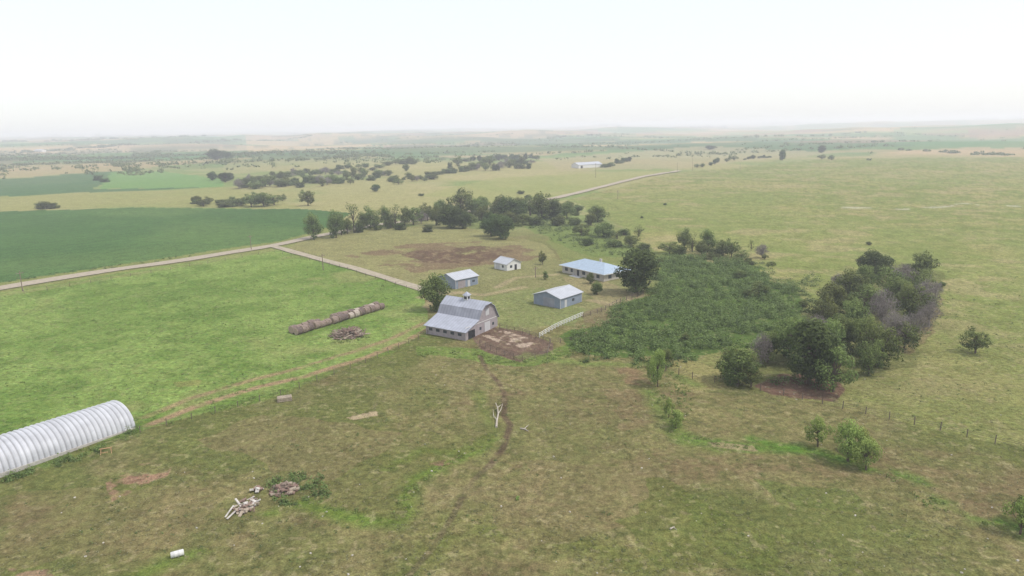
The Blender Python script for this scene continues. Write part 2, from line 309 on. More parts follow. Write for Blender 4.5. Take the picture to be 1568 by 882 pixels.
# left meadow
mead=m=poly([(-600,585),(0,449),(200,415),(425,382),(560,412),(642,446),(655,480),(660,506),(560,548),(430,600),(330,628),(230,655),(100,690),(0,720),(-600,860)],1.2)
c0=np.tile(np.array(lin((114,138,70))),(len(x),1)); c0=mixc(c0,(130,151,82),sm(.42,.6,nA)*.9); c0=mixc(c0,(100,126,60),sm(.5,.66,nB)*.65); c0=mixc(c0,(140,150,92),sm(.58,.75,nC)*.35); c0=mixc(c0,(88,114,52),sm(.54,.66,nE)*.4)
c0=mixc(c0,(144,146,94),sm(.56,.7,fbm(x/20,y/20,77,3))*.65)
col=col*(1-m[:,None])+c0*m[:,None]
def blotch(pts,c,a,warp=2,n=None):
    global col
    q=poly(pts,warp)*a
    if n is not None: q=q*n
    col=mixc(col,c,q)
blotch([(470,362),(560,350),(700,345),(830,372),(850,392),(800,420),(650,445),(600,425),(440,380)],(144,141,96),.85)
blotch([(520,392),(600,378),(720,370),(800,374),(832,392),(790,408),(700,412),(640,418),(560,402)],(124,104,84),.8,5,sm(.35,.5,nB))
blotch([(610,388),(730,376),(790,384),(740,404),(650,402)],(100,80,68),.8,4,sm(.38,.5,nC))
blotch([(650,446),(700,410),(850,395),(960,425),(990,450),(900,490),(800,510),(760,500),(700,470)],(134,134,90),.85)
blotch([(740,455),(830,440),(900,475),(880,500),(770,500)],(124,134,82),.7)
blotch([(858,424),(925,431),(990,458),(930,470),(880,440)],(156,142,110),.5)
blotch([(724,518),(752,498),(800,506),(850,527),(846,548),(800,558),(740,540)],(116,97,84),1,1)
blotch([(740,514),(775,503),(820,522),(806,534),(768,526)],(190,172,154),.8,2,sm(.40,.50,nC))
blotch([(740,525),(800,540),(840,535),(800,552)],(96,80,70),.6,1)
blotch([(888,480),(925,470),(950,486),(930,500),(895,494)],(128,112,90),.6,3)
blotch([(870,520),(960,470),(1010,440),(1015,395),(1130,400),(1205,440),(1218,505),(1060,548),(930,548)],(84,106,52),.95,7)
blotch([(1010,555),(1050,545),(1110,560),(1110,600),(1050,600)],(150,142,94),.6,4)
blotch([(1100,600),(1160,560),(1230,480),(1330,410),(1430,400),(1450,480),(1400,560),(1280,600),(1180,600)],(104,108,66),.7,5)
blotch([(1160,590),(1200,570),(1290,572),(1300,600),(1270,618),(1190,606)],(112,88,76),.95,3)
blotch([(1360,530),(1400,520),(1420,480),(1445,450),(1440,500),(1400,545)],(136,120,90),.6,4)
blotch([(930,560),(1000,575),(1010,595),(960,590)],(134,110,86),.7,3,sm(.4,.5,nB))
G=(92,124,52)
blotch([(640,530),(730,535),(800,552),(880,528),(890,545),(820,560),(720,552),(640,545)],(108,130,64),.8,3)
for L_,w,c in [([(470,772),(540,790),(610,790),(640,740),(690,705),(750,672)],2.2,(98,120,52)),([(600,720),(650,690),(720,690)],1.6,(104,124,56)),([(740,600),(760,660),(690,705)],1.6,(110,122,64)),
             ([(1060,676),(1120,684),(1230,688),(1340,720),(1420,760),(1540,805),(1600,840)],2.4,G),([(1160,672),(1230,692)],1.6,G),([(1340,720),(1400,735),(1480,770)],1.5,(100,122,60)),
             ([(1000,600),(1020,640),(1060,680),(1100,690)],2.2,(110,126,66)),([(210,655),(240,640),(330,625),(430,603),(560,552),(650,515)],1.6,(104,130,60)),([(0,730),(100,700),(212,658)],1.8,(98,118,62)),
             ([(200,880),(330,835),(420,790)],1.8,(104,120,58)),([(800,545),(900,560),(1000,560),(1070,590)],2.0,(114,128,70)),([(620,880),(700,800),(860,820),(1000,880)],3.5,(106,112,62))]:
    d=polyline_d(L_,2.5); col=mixc(col,c,(1-sm(w*.3,w*2.0,d+nC*w))*.9*sm(.28,.42,nB))
blotch([(170,735),(215,710),(270,708),(262,728),(205,748),(165,765)],(158,124,106),.8,3,sm(.42,.55,nC))
blotch([(528,640),(575,629),(578,636),(540,644)],(176,158,130),.9,1)
blotch([(0,882),(20,865),(80,868),(95,882)],(156,128,108),.8,2,sm(.42,.55,nC)); blotch([(264,584),(312,580),(310,590),(268,592)],(138,140,84),.8,2)
blotch([(660,712),(700,695),(720,700),(680,716)],(138,108,92),.8,2,sm(.4,.5,nC)); blotch([(1090,680),(1160,682),(1170,692),(1100,690)],(154,140,108),.8,2)
blotch([(470,700),(540,650),(760,665),(690,705),(640,740),(610,780),(520,770)],(104,108,62),.5,5); blotch([(740,600),(900,590),(1000,700),(980,800),(860,760),(760,680)],(114,116,72),.4,6)
blotch([(300,680),(420,640),(620,660),(560,720),(420,740)],(138,122,92),.4,6); blotch([(760,700),(980,690),(1000,800),(800,840)],(130,116,86),.4,7); blotch([(0,760),(200,740),(360,760),(300,830),(0,860)],(132,120,86),.4,6)
blotch([(960,720),(1130,800),(1150,870),(1050,882),(930,800)],(102,111,58),.6,6); blotch([(1160,740),(1330,760),(1320,790),(1190,775)],(98,110,58),.65,4)
for L_,w,c,a in [([(735,545),(748,570),(768,590),(776,605),(772,635),(782,650),(770,685),(745,715)],.28,(98,82,68),.85),([(745,715),(715,745),(695,790),(665,835),(625,882)],.22,(100,90,70),.65),
             ([(775,605),(800,600)],.2,(105,88,70),.5),([(740,565),(760,580),(800,598)],.18,(105,88,70),.5),
             ([(655,504),(560,548),(470,576),(400,592),(300,622),(230,650)],.5,(158,134,106),.95),([(650,495),(550,536),(460,564),(390,581),(290,611),(225,637)],.45,(150,130,100),.85),
             ([(855,600),(910,590),(948,588)],.25,(102,94,70),.5),
             ([(0,452),(200,420),(425,382)],1.5,(144,146,94),.6)]:
    d=polyline_d(L_,.6); col=mixc(col,c,(1-sm(w,w*3,d))*a*(.55+.45*sm(.35,.5,nC)))
for L_,w in [([(760,440),(790,425),(850,420)],.8),([(700,448),(740,452),(800,440)],.9),([(645,455),(700,448)],1.2),([(905,460),(940,466),(985,452)],.8),([(655,470),(668,450),(650,443)],1.0)]:
    d=polyline_d(L_,.8); col=mixc(col,(164,150,118),(1-sm(w,w*2.2,d))*.75)
d=polyline_d([(1300,318),(1400,320),(1480,312),(1568,316)],5); col=mixc(col,(190,186,170),(1-sm(1,4,d))*sm(.5,.6,nB)*.7)
sp=sm(.70,.76,fbm(x/1.0,y/1.0,101,2))*(r<260); col=mixc(col,(160,150,114),sp*.4*(1-mead*.5))
alb=np.clip(col/K,0,.9)
idx=np.arange(nr*na).reshape(nr,na); a=idx[:-1]; bq=idx[1:]
Q=np.stack([a,np.roll(a,-1,1),np.roll(bq,-1,1),bq],-1).reshape(-1,4)[:,::-1]
gm,nt,bs=newmat("ground_grass"); N=nt.nodes.new; L=nt.links.new
at=N('ShaderNodeAttribute'); at.attribute_name='gcol'; tc=N('ShaderNodeTexCoord')
def nz(sc,lo,hi,d=5):
    n=N('ShaderNodeTexNoise'); n.inputs['Scale'].default_value=sc; n.inputs['Detail'].default_value=d; n.inputs['Roughness'].default_value=.65; L(tc.outputs['Object'],n.inputs['Vector'])
    mr=N('ShaderNodeMapRange'); mr.inputs[1].default_value=.32; mr.inputs[2].default_value=.68; mr.inputs[3].default_value=lo; mr.inputs[4].default_value=hi; L(n.outputs['Fac'],mr.inputs[0]); return mr.outputs[0],n
o1,n1=nz(1.1,.66,1.34); o2,n2=nz(.16,.86,1.14); o3,n3=nz(4.5,.6,1.4)
mm=N('ShaderNodeMath'); mm.operation='MULTIPLY'; L(o1,mm.inputs[0]); L(o2,mm.inputs[1]); mm2=N('ShaderNodeMath'); mm2.operation='MULTIPLY'; L(mm.outputs[0],mm2.inputs[0]); L(o3,mm2.inputs[1])
mx=N('ShaderNodeVectorMath'); mx.operation='SCALE'; L(at.outputs['Color'],mx.inputs[0]); L(mm2.outputs[0],mx.inputs['Scale'])
hv=N('ShaderNodeHueSaturation'); L(mx.outputs[0],hv.inputs['Color']); o5,n5=nz(.7,.485,.515); L(o5,hv.inputs['Hue'])
L(hv.outputs[0],bs.inputs['Base Color']); bs.inputs['Roughness'].default_value=1; bs.inputs['Specular IOR Level'].default_value=0
bp=N('ShaderNodeBump'); bp.inputs['Strength'].default_value=.6; bp.inputs['Distance'].default_value=.35; L(n1.outputs['Fac'],bp.inputs['Height']); L(bp.outputs[0],bs.inputs['Normal'])
mesh_np("ground",np.stack([x,y,Z],1),Q,[gm],smooth=True,col=np.concatenate([alb,np.ones((len(x),1))],1))
# ------------------------------------------------------------ roads
M_road=noisy("gravel",(.35,.30,.235),.15,.8); M_road2=noisy("dirt_track",(.34,.295,.225),.2,.6)
def road(name,pts,w,mat,w2=None):
    P=[Vector((*g2(*p),0)) for p in pts]; D=[]
    for p0,p1 in zip(P[:-1],P[1:]):
        n=max(1,int((p1-p0).length/4)); D+=[p0.lerp(p1,k/n) for k in range(n)]
    D.append(P[-1])
    for _ in range(6): D=[D[0]]+[(D[i-1]+D[i]*2+D[i+1])/4 for i in range(1,len(D)-1)]+[D[-1]]
    V=[];Qd=[];n=len(D); cs=7
    for i,p in enumerate(D):
        t=(D[min(i+1,n-1)]-D[max(i-1,0)]).normalized(); s_=Vector((-t.y,t.x,0)); rad=p.length
        for j in range(cs):
            f=(j/(cs-1)-.5); ww=w*(1+.16*(float(vn(i*.35,j*9.1,3))-.5)*(abs(f)>.4)*2)
            q=p+s_*f*ww; V.append((q.x,q.y,float(H(q.x,q.y))+.06+.06*(1-4*f*f)+max(0,rad-100)*.001))
    for i in range(n-1):
        for j in range(cs-1): Qd.append([i*cs+j,i*cs+j+1,(i+1)*cs+j+1,(i+1)*cs+j][::-1])
    mesh_np(name,V,Qd,[mat],smooth=True)
road("gravel_road",[(-300,505),(0,441),(120,422),(200,410),(300,396),(380,383),(430,375),(480,363),(560,347),(640,338),(730,322),(800,312),(860,302),(920,287),(980,272),(1040,262)],7,M_road)
road("driveway",[(415,377),(440,384),(500,400),(560,416),(610,432),(650,444)],4.0,M_road2)
# ------------------------------------------------------------ undergrowth
def inside(P,X0,Y0):
    return pip(np.array([X0]),np.array([Y0]),P)[0]
def bushes(name,polys,mat,spacing,size,hgt,n=34,nthr=.0,leaf=.3):
    global b
    b=MB()
    for pts in polys:
        P=[g2(*p) for p in pts]; xs=[p[0] for p in P]; ys=[p[1] for p in P]
        cnt=int((max(xs)-min(xs))*(max(ys)-min(ys))/spacing**2)
        for k in range(cnt):
            X0=random.uniform(min(xs),max(xs)); Y0=random.uniform(min(ys),max(ys))
            wxx=(float(fbm(X0/9,Y0/9,171,2))-.5)*14; wyy=(float(fbm(X0/9,Y0/9,181,2))-.5)*14
            wk=1 if size>1.5 else .15
            if not inside(P,X0+wxx*wk,Y0+wyy*wk) or float(fbm(X0/6,Y0/6,111,3))<nthr: continue
            s=random.uniform(.6,1.4)*size; h=hgt*random.uniform(.35,1.5); z=float(H(X0,Y0))
            d=rng.normal(size=(n,3)); d/=np.linalg.norm(d,axis=1)[:,None]; d[:,2]=abs(d[:,2])
            Pp=np.array([X0,Y0,z])+d*np.array([s*.5,s*.5,h])*rng.uniform(.5,1.05,n)[:,None]
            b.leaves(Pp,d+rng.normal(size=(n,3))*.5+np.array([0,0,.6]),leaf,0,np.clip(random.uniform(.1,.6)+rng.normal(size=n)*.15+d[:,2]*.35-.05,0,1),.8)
    return b.done(name,[mat])
M_brush=leafmat("brush_leaves",(.07,.105,.04),(.19,.25,.09),0); M_thick=leafmat("thicket_leaves",(.065,.105,.035),(.22,.31,.10),0); M_weed=leafmat("weed_leaves",(.11,.16,.05),(.23,.31,.09),0)
bushes("shrub_thicket",[[(865,527),(960,470),(1010,440),(1012,390),(1130,398),(1210,438),(1240,500),(1130,528),(1060,562),(910,558)]],M_thick,1.55,2.3,2.2,40,.34,.42)
bushes("valley_brush",[[(800,345),(900,345),(960,372),(1005,395),(900,388),(850,368)],[(1120,400),(1180,405),(1230,430),(1200,440)],[(1090,560),(1200,560),(1300,600),(1180,590),(1100,585)],[(1250,480),(1420,430),(1440,480),(1400,540),(1300,560),(1240,540)],[(1190,440),(1260,420),(1280,470),(1220,500)],[(860,540),(1000,550),(1010,575),(900,560)],[(640,325),(860,310),(890,345),(760,350)]],M_brush,2.9,2.5,1.6,32,.40,.42)
bushes("weeds",[[(640,532),(720,538),(800,555),(885,530),(885,545),(820,560),(720,552),(640,545)],[(1060,670),(1230,684),(1250,694),(1100,690)],[(1350,722),(1420,752),(1540,802),(1560,820),(1400,768)],[(0,722),(120,690),(212,656),(225,664),(110,704),(0,742)],
   [(470,768),(600,785),(640,735),(740,670),(720,690),(650,740),(620,795),(500,785)],[(985,560),(1020,560),(1060,600),(1050,660),(1010,640)],[(210,652),(430,596),(430,606),(215,664)],[(500,510),(560,500),(570,520),(500,528)],[(880,540),(1000,556),(1070,590),(1000,575)]],M_weed,1.25,.85,.45,16,.43,.22)
bushes("rubble_weeds",[[(395,760),(430,728),(495,728),(500,765),(440,775)],[(185,660),(205,645),(214,655),(198,670)],[(0,735),(110,702),(190,674),(192,680),(110,710),(0,746)]],M_thick,1.1,1.3,1.1,44,.36,.26)
bushes("roadside_shrubs",[[(0,428),(300,388),(300,391),(0,436)],[(640,540),(700,530),(730,545),(690,550)]],M_brush,3.5,1.4,.8,26,.5,.3)
bushes("field_weeds",[[(0,452),(420,388),(630,448),(650,500),(430,595),(200,650),(0,690)]],M_weed,3,.9,.16,9,.52,.26)
bushes("pasture_weeds",[[(1030,560),(1290,622),(1568,690),(1568,420),(1445,400),(1445,520),(1300,600)],[(0,760),(400,660),(760,560),(1000,600),(1250,700),(1568,860),(1568,882),(0,882)]],M_brush,3.6,.8,.25,10,.48,.2)
# grass tufts over the near pasture
b=MB(); n=26000; aa=np.radians(rng.uniform(-44,44,n)); r_=48+200*rng.random(n)**1.5; X0=r_*np.sin(aa); Y0=r_*np.cos(aa)
k_=fbm(X0/12,Y0/12,131,3)>.42; X0=X0[k_];Y0=Y0[k_]; Z0=H(X0,Y0); n=len(X0)
for q in range(3):
    d=rng.normal(size=(n,3))*np.array([.12,.12,.02]); b.leaves(np.stack([X0,Y0,Z0+.07],1)+d,rng.normal(size=(n,3))*np.array([.6,.6,.4])+np.array([0,0,1]),.2,0,np.clip(rng.normal(.45,.3,n),0,1),.6)
b.done("grass_tufts",[leafmat("tuft",(.11,.125,.055),(.30,.29,.17),0)])
# ------------------------------------------------------------ buildings
M_roofL=noisy("metal_roof_light",(.42,.44,.49),.08,.6,.45,ribs=(0,.9,.86),spec=.4)
M_roofB=noisy("metal_roof_barn",(.36,.38,.45),.13,.5,.5,ribs=(0,.9,.84),spec=.3)
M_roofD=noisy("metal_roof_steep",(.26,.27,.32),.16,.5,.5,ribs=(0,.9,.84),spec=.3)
M_wallB=noisy("metal_wall_blue",(.22,.26,.33),.10,.8,.6,ribs=(0,.6,.87))
M_wallG=noisy("wall_grey_mauve",(.31,.275,.29),.14,1.2,.8,ribs=(1,.5,.88))
M_white=noisy("white_paint",(.62,.62,.61),.08,2,.7); M_dark=noisy("dark_opening",(.03,.03,.035),.2,2,.5); M_brick=noisy("house_wall",(.43,.40,.36),.12,3,.8)
M_glass=noisy("window_glass",(.04,.05,.07),.2,3,.15,spec=.6); M_blueroof=noisy("house_roof_blue",(.34,.42,.52),.10,1.2,.6,ribs=(0,.8,.92)); M_trim=noisy("trim",(.48,.48,.5),.05,2,.6)
def empty(name,p,ang):
    e=bpy.data.objects.new(name,None); S.collection.objects.link(e); e.location=p; e.rotation_euler=(0,0,ang); return e
def part(e,name,mb,mats):
    o=mb.done(name,mats); o.parent=e; return o
def bd(e,name,x0,x1,y0,y1,z0,z1,mat):
    m=MB(); m.box(x0,x1,y0,y1,z0,z1); return part(e,name,m,[mat])
def frame(F,Rt):
    p=gp(*F); q=gp(*Rt); d=q-p; return p,math.atan2(d.y,d.x),Vector((d.x,d.y)).length
def slab(m,A,B,C,D,th,mi=0):
    A,B,C,D=[np.array(v,float) for v in(A,B,C,D)]; n=np.cross(B-A,D-A); n/=np.linalg.norm(n)
    V=[A,B,C,D,A+n*th,B+n*th,C+n*th,D+n*th]; m.add(V,[[3,2,1,0],[4,5,6,7],[0,1,5,4],[1,2,6,5],[2,3,7,6],[3,0,4,7]],mi)
def profile_walls(m,prof,x0,x1,z0=-.8):
    for i in range(len(prof)-1):
        (ya,za),(yb,zb)=prof[i],prof[i+1]
        m.add([(x1,ya,z0),(x1,yb,z0),(x1,yb,zb),(x1,ya,za)],[[0,1,2,3]]); m.add([(x0,ya,z0),(x0,yb,z0),(x0,yb,zb),(x0,ya,za)],[[3,2,1,0]])
    (ya,za),(yb,zb)=prof[0],prof[-1]
    m.add([(x0,ya,z0),(x1,ya,z0),(x1,ya,za),(x0,ya,za)],[[0,1,2,3]]); m.add([(x0,yb,z0),(x1,yb,z0),(x1,yb,zb),(x0,yb,zb)],[[3,2,1,0]])
def profile_roof(m,prof,x0,x1,ov=.4,th=.1,mis=None):
    P=[list(p) for p in prof]
    for a_,b_ in((0,1),(-1,-2)):
        d=np.array(P[a_])-np.array(P[b_]); d/=np.linalg.norm(d); P[a_]=[P[a_][0]+d[0]*ov,P[a_][1]+d[1]*ov]
    for i in range(len(P)-1):
        (ya,za),(yb,zb)=P[i],P[i+1]; slab(m,(x0-ov,ya,za+.01),(x1+ov,ya,za+.01),(x1+ov,yb,zb+.01),(x0-ov,yb,zb+.01),th,mis[i] if mis else 0)
def shed(name,F,Rt,W,h,rise,roof,wall,doors=(),L=None):
    p,ang,L0=frame(F,Rt); L=L or L0; e=empty(name,p,ang)
    prof=[(0,h),(W/2,h+rise),(W,h)]; m=MB(); profile_walls(m,prof,0,L); part(e,"walls",m,[wall])
    m=MB(); profile_roof(m,prof,0,L); part(e,"roof",m,[roof])
    m=MB(); m.box(-.4,L+.4,W/2-.15,W/2+.15,h+rise+.1,h+rise+.16); part(e,"ridge_cap",m,[M_trim])
    m=MB()
    for c in((-.03,-.03),(L-.1,-.03),(-.03,W-.1)): m.box(c[0],c[0]+.13,c[1],c[1]+.13,-.5,h-.03)
    part(e,"corner_trim",m,[M_trim])
    for i,(side,a_,b_,z0,z1,mat) in enumerate(doors):
        if side=='y': bd(e,"opening_%d"%i,a_,b_,-.05,.02,z0,z1,mat)
        if side=='x0': bd(e,"opening_%d"%i,-.05,.02,a_,b_,z0,z1,mat)
        if side=='x1': bd(e,"opening_%d"%i,L-.02,L+.05,a_,b_,z0,z1,mat)
    return e,L
shed("metal_machine_shed",(858,473),(891,462),9.5,2.9,1.4,M_roofL,M_wallB,[('y',2,3,0,2.1,M_trim),('y',5.5,6.6,1.1,1.9,M_glass),('x0',2,6,0,2.6,M_roofD)])
shed("metal_storage_shed",(698,443),(732,435),8.5,3.0,1.4,M_roofL,M_wallB,[('y',1,4,0,2.5,M_wallG),('y',5,6,0,2.1,M_trim),('y',7,8,1.2,1.9,M_glass)])
shed("white_garage",(757,411),(776,415),6.5,2.5,1.5,M_roofL,M_white,[('y',1,3.2,0,2.1,M_trim),('y',4.5,5.5,1.0,1.9,M_glass),('x1',1.5,2.5,1.0,1.9,M_glass),('x1',3.6,4.6,0,2.0,M_dark)])
# barn
C=gp(713,522); Rr_=gp(762,499); e2=Vector((Rr_.x-C.x,Rr_.y-C.y)); W=e2.length; e2.normalize(); xh=Vector((e2.y,-e2.x)); Lb=12.5
e=empty("gambrel_barn",Vector((C.x,C.y,0.0)),math.atan2(xh.y,xh.x)); s=W/15
prof=[(0,2.1),(5.8*s,3.9),(7.2*s,6.0),(10.1*s,7.7),(13.0*s,6.2),(15*s,3.1)]
m=MB(); profile_walls(m,prof,-Lb,0); part(e,"walls",m,[M_wallG])
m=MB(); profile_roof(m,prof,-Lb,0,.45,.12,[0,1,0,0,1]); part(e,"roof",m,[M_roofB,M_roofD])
m=MB(); cy=10.1*s; m.box(-Lb/2-.6,-Lb/2+.6,cy-.6,cy+.6,7.3,8.7); part(e,"cupola",m,[M_white])
m=MB(); zt=8.7
for i in range(4):
    k4=[(-.85,-.85),(.85,-.85),(.85,.85),(-.85,.85)]; a_,b_=k4[i],k4[(i+1)%4]
    m.add([(-Lb/2+a_[0],cy+a_[1],zt),(-Lb/2+b_[0],cy+b_[1],zt),(-Lb/2,cy,zt+.9),(-Lb/2,cy,zt+.9)],[[0,1,2,3]])
part(e,"cupola_roof",m,[M_roofB])
m=MB(); m.box(-Lb/2-.4,-Lb/2+.4,cy-.63,cy-.6,7.7,8.4); m.box(-Lb/2+.6,-Lb/2+.63,cy-.4,cy+.4,7.7,8.4); part(e,"cupola_louvres",m,[M_dark])
m=MB(); slab(m,(0.45,cy-1.5*s,6.95),(1.7,cy,7.72),(1.7,cy,7.72),(.45,cy,7.72),.06); slab(m,(.45,cy,7.72),(1.7,cy,7.72),(1.7,cy,7.72),(.45,cy+1.5*s,6.95),.06); part(e,"hay_hood",m,[M_roofB])
bd(e,"barn_door",-.02,.06,8.7*s,11.3*s,-.3,2.6,M_trim); bd(e,"hay_door",-.02,.06,9.3*s,10.9*s,4.3,5.9,M_trim); bd(e,"lean_to_opening",-.02,.05,1.2*s,4.2*s,-.3,2.0,M_dark)
m=MB()
for i in range(5): m.box(-Lb+1+i*2.3,-Lb+2.1+i*2.3,-.05,.02,.9,1.6)
m.box(-.02,.05,6.4*s,7.2*s,1.2,1.9); m.box(-.02,.05,12.4*s,13.2*s,1.2,1.9); part(e,"windows",m,[M_glass])
m=MB(); m.box(-Lb,0,-.04,.0,1.9,2.08); m.box(.0,.05,0,15*s,3.0,3.12); part(e,"trim",m,[M_white])
# farmhouse
p,ang,L0=frame((861,417),(923,431)); L0=21; Wd=11; e=empty("farmhouse",p,ang)
m=MB(); h=2.7; profile_walls(m,[(0,h),(Wd,h)],0,L0); part(e,"walls",m,[M_brick])
m=MB(); o_=.8; zr=h+2.3; r0,r1=Wd*.5,L0-Wd*.5
A_=(-o_,-o_,h);B_=(L0+o_,-o_,h);C_=(L0+o_,Wd+o_,h);D_=(-o_,Wd+o_,h);E_=(r0,Wd/2,zr);F_=(r1,Wd/2,zr)
m.add([A_,B_,F_,E_],[[0,1,2,3]]); m.add([C_,D_,E_,F_],[[0,1,2,3]]); m.add([B_,C_,F_,F_],[[0,1,2,3]]); m.add([D_,A_,E_,E_],[[0,1,2,3]]); m.add([A_,B_,C_,D_],[[3,2,1,0]])
part(e,"hip_roof",m,[M_blueroof])
m=MB(); m.box(-o_,L0+o_,-o_-.06,-o_,h-.2,h+.02); m.box(L0+o_,L0+o_+.06,-o_,Wd+o_,h-.2,h+.02); m.box(-o_-.06,-o_,-o_,Wd+o_,h-.2,h+.02); part(e,"fascia",m,[M_white])
m=MB()
for a_ in(1.5,4.5,10.5,14,17.5): m.box(a_,a_+1.5,-.05,.02,.9,2.1)
for a_ in(2,5.5,8): m.box(L0-.02,L0+.05,a_,a_+1.4,.9,2.1)
part(e,"windows",m,[M_glass]); bd(e,"door",7.8,8.9,-.05,.02,0,2.1,M_dark)
m=MB()
for a_ in(6.5,10,): m.box(a_,a_+.15,-.75,-.6,-.2,h-.2)
m.box(6,11,-2.2,-.06,-.3,.12); part(e,"porch",m,[M_trim]); bd(e,"chimney",12,12.7,Wd/2+.8,Wd/2+1.5,h+1,zr+.7,M_brick)
# quonset
Nn=gp(208,655); q=gp(0,731); d=q-Nn; d.z=0; ang=math.atan2(d.y,d.x); e=empty("quonset_hut",Vector((Nn.x,Nn.y,0)),ang)
wq=5.0; hq=4.0; LQ=34; m=MB(); nx=int(LQ/.11); ns=28; V=[]
for i in range(nx+1):
    X_=i*LQ/nx; rb=.09*math.sin(X_*2*math.pi/.8)
    for j in range(ns+1):
        th=math.pi*j/ns; V.append((X_,-wq+ (wq+rb)*math.cos(th),(hq+rb)*math.sin(th)**.85-.2))
m.add(V,[[i*(ns+1)+j,(i+1)*(ns+1)+j,(i+1)*(ns+1)+j+1,i*(ns+1)+j+1] for i in range(nx) for j in range(ns)])
M_q=noisy("galvanised_ribbed_steel",(.50,.51,.55),.14,.5,.45,ribs=(0,.8,.58),spec=.4); o=part(e,"arched_shell",m,[M_q])
m=MB()
for X_ in(.05,LQ-.05):
    for j in range(ns):
        t0,t1=math.pi*j/ns,math.pi*(j+1)/ns; y0,z0,y1,z1=-wq+wq*math.cos(t0),hq*math.sin(t0)**.85-.2,-wq+wq*math.cos(t1),hq*max(0,math.sin(t1))**.85-.2
        m.add([(X_,y0,-.5),(X_,y0,z0),(X_,y1,z1),(X_,y1,-.5)],[[0,1,2,3]])
part(e,"end_walls",m,[M_q]); bd(e,"end_door",-.06,.04,-wq-1.8,-wq+1.8,-.3,2.9,M_dark); bd(e,"foundation",0,LQ,-.02,.25,-.6,.18,noisy("concrete",(.4,.38,.35),.15,2))
shed("distant_white_barn",(886,258),(922,256),14,4,2.5,M_roofL,M_white,[('y',3,6,0,3,M_dark)])
shed("distant_grain_shed",(52,232),(64,232),14,5,2.5,M_roofL,M_white,[('y',3,6,0,3,M_dark)])
# ------------------------------------------------------------ hay bales
nn=22; bl=.8; br=1.02; V=[];Qd=[]
for i,(X_,f) in enumerate([(-bl,0),(-bl,.45),(-bl,.93),(-bl+.06,1),(-.3,1.02),(.3,1.01),(bl-.06,1),(bl,.93),(bl,.45),(bl,0)]):
    for j in range(nn):
        w=2*math.pi*j/nn; rj=br*f*(1+.03*math.sin(j*2.3+i)); V.append((X_,rj*math.cos(w),br*.95+rj*math.sin(w)*(.95)))
    if i: Qd+=[[(i-1)*nn+j,(i-1)*nn+(j+1)%nn,i*nn+(j+1)%nn,i*nn+j] for j in range(nn)]
mi=[1 if (k//nn) in(0,1,2,6,7,8) else 0 for k in range(len(Qd))]
BMs=[mesh_np("bale",V,Qd,[noisy("hay_weathered",c,.35,3,bump=.4),noisy("hay_end",(.36,.28,.22),.25,5,bump=.4)],mi,link=False) for c in((.17,.13,.115),(.22,.17,.145),(.13,.10,.09),(.36,.31,.27))]
A0=Vector(g2(452,513)); A1=Vector(g2(592,471)); dd=(A1-A0); Ln=dd.length; dd.normalize(); ang=math.atan2(dd.y,dd.x); nb=int(Ln/1.95)
for row_ in(0,1):
    for k in range(nb):
        if row_ and not (k<5 or 6<k<nb): continue
        c=A0+dd*(k+.5+random.uniform(-.08,.08))*1.95+Vector((-dd.y,dd.x))*(row_*2.05+random.uniform(-.2,.2))
        o=bpy.data.objects.new("round_hay_bale",random.choice(BMs[:3]+BMs[:2]+([BMs[3]] if k>8 else []))); S.collection.objects.link(o); o.location=(c.x,c.y,float(H(c.x,c.y))-.05); o.rotation_euler=(0,0,ang+random.uniform(-.12,.12)+(math.pi if random.random()<.5 else 0)); s_=random.uniform(.85,1.06); o.scale=(1,s_,s_)
# ------------------------------------------------------------ piles, debris
def pile(name,u0,v0,w,dp,h,n,mats,ls=(1.5,3.5),th=(.05,.16)):
    p=gp(u0,v0); m=MB()
    for k in range(n):
        a_=random.uniform(0,6.28); rr=math.sqrt(random.random()); px,py=p.x+math.cos(a_)*rr*w/2,p.y+math.sin(a_)*rr*dp/2
        z=p.z+h*(1-rr*rr)*random.random(); l=random.uniform(*ls); t_=random.uniform(*th)
        M_=Matrix.Translation((px,py,z+t_))@Matrix.Rotation(random.uniform(0,6.28),4,'Z')@Matrix.Rotation(random.gauss(0,.3),4,'Y')
        m.box(-l/2,l/2,-t_*random.uniform(.5,2.5),t_*1.2,-t_*.5,t_*.5,M_,random.randrange(len(mats)))
    return m.done(name,mats)
M_wood=noisy("weathered_wood",(.22,.17,.14),.35,3); M_wood2=noisy("pale_wood",(.36,.30,.24),.25,3); M_pink=noisy("old_brick_rubble",(.22,.15,.125),.3,3); M_board=noisy("dirty_white_board",(.50,.47,.44),.25,2)
pile("lumber_pile",532,514,8.5,7,1.6,200,[M_wood,M_wood2,M_wood,M_pink])
pile("rubble_pile",436,752,3.6,3,.9,110,[M_pink,M_wood,M_pink,M_wood2],(.4,1.2),(.1,.25))
pile("scrap_board_pile",376,776,3.2,4.2,.45,54,[M_board,M_wood2,M_wood,M_pink,M_board],(.5,1.7),(.04,.14))
pile("scrap_sheet_pile",395,753,1.8,1.2,.5,10,[M_board,M_pink],(.5,1.1),(.05,.3))
m=MB(); p=gp(348,797); q=gp(368,778); d=q-p; M_=Matrix.Translation(p+Vector((0,0,.2)))@Matrix.Rotation(math.atan2(d.y,d.x),4,'Z'); m.box(0,3.0,-.12,.12,0,.08,M_); m.box(.4,3.4,.3,.5,.02,.1,M_@Matrix.Rotation(.2,4,'Z')); m.done("fallen_board",[M_board])
p=gp(436,613); M_=Matrix.Translation(p)@Matrix.Rotation(.35,4,'Z'); m=MB()
for k in range(5): m.box(-1.3,1.3,-.7+k*.3,-.5+k*.3,.72,.78,M_)
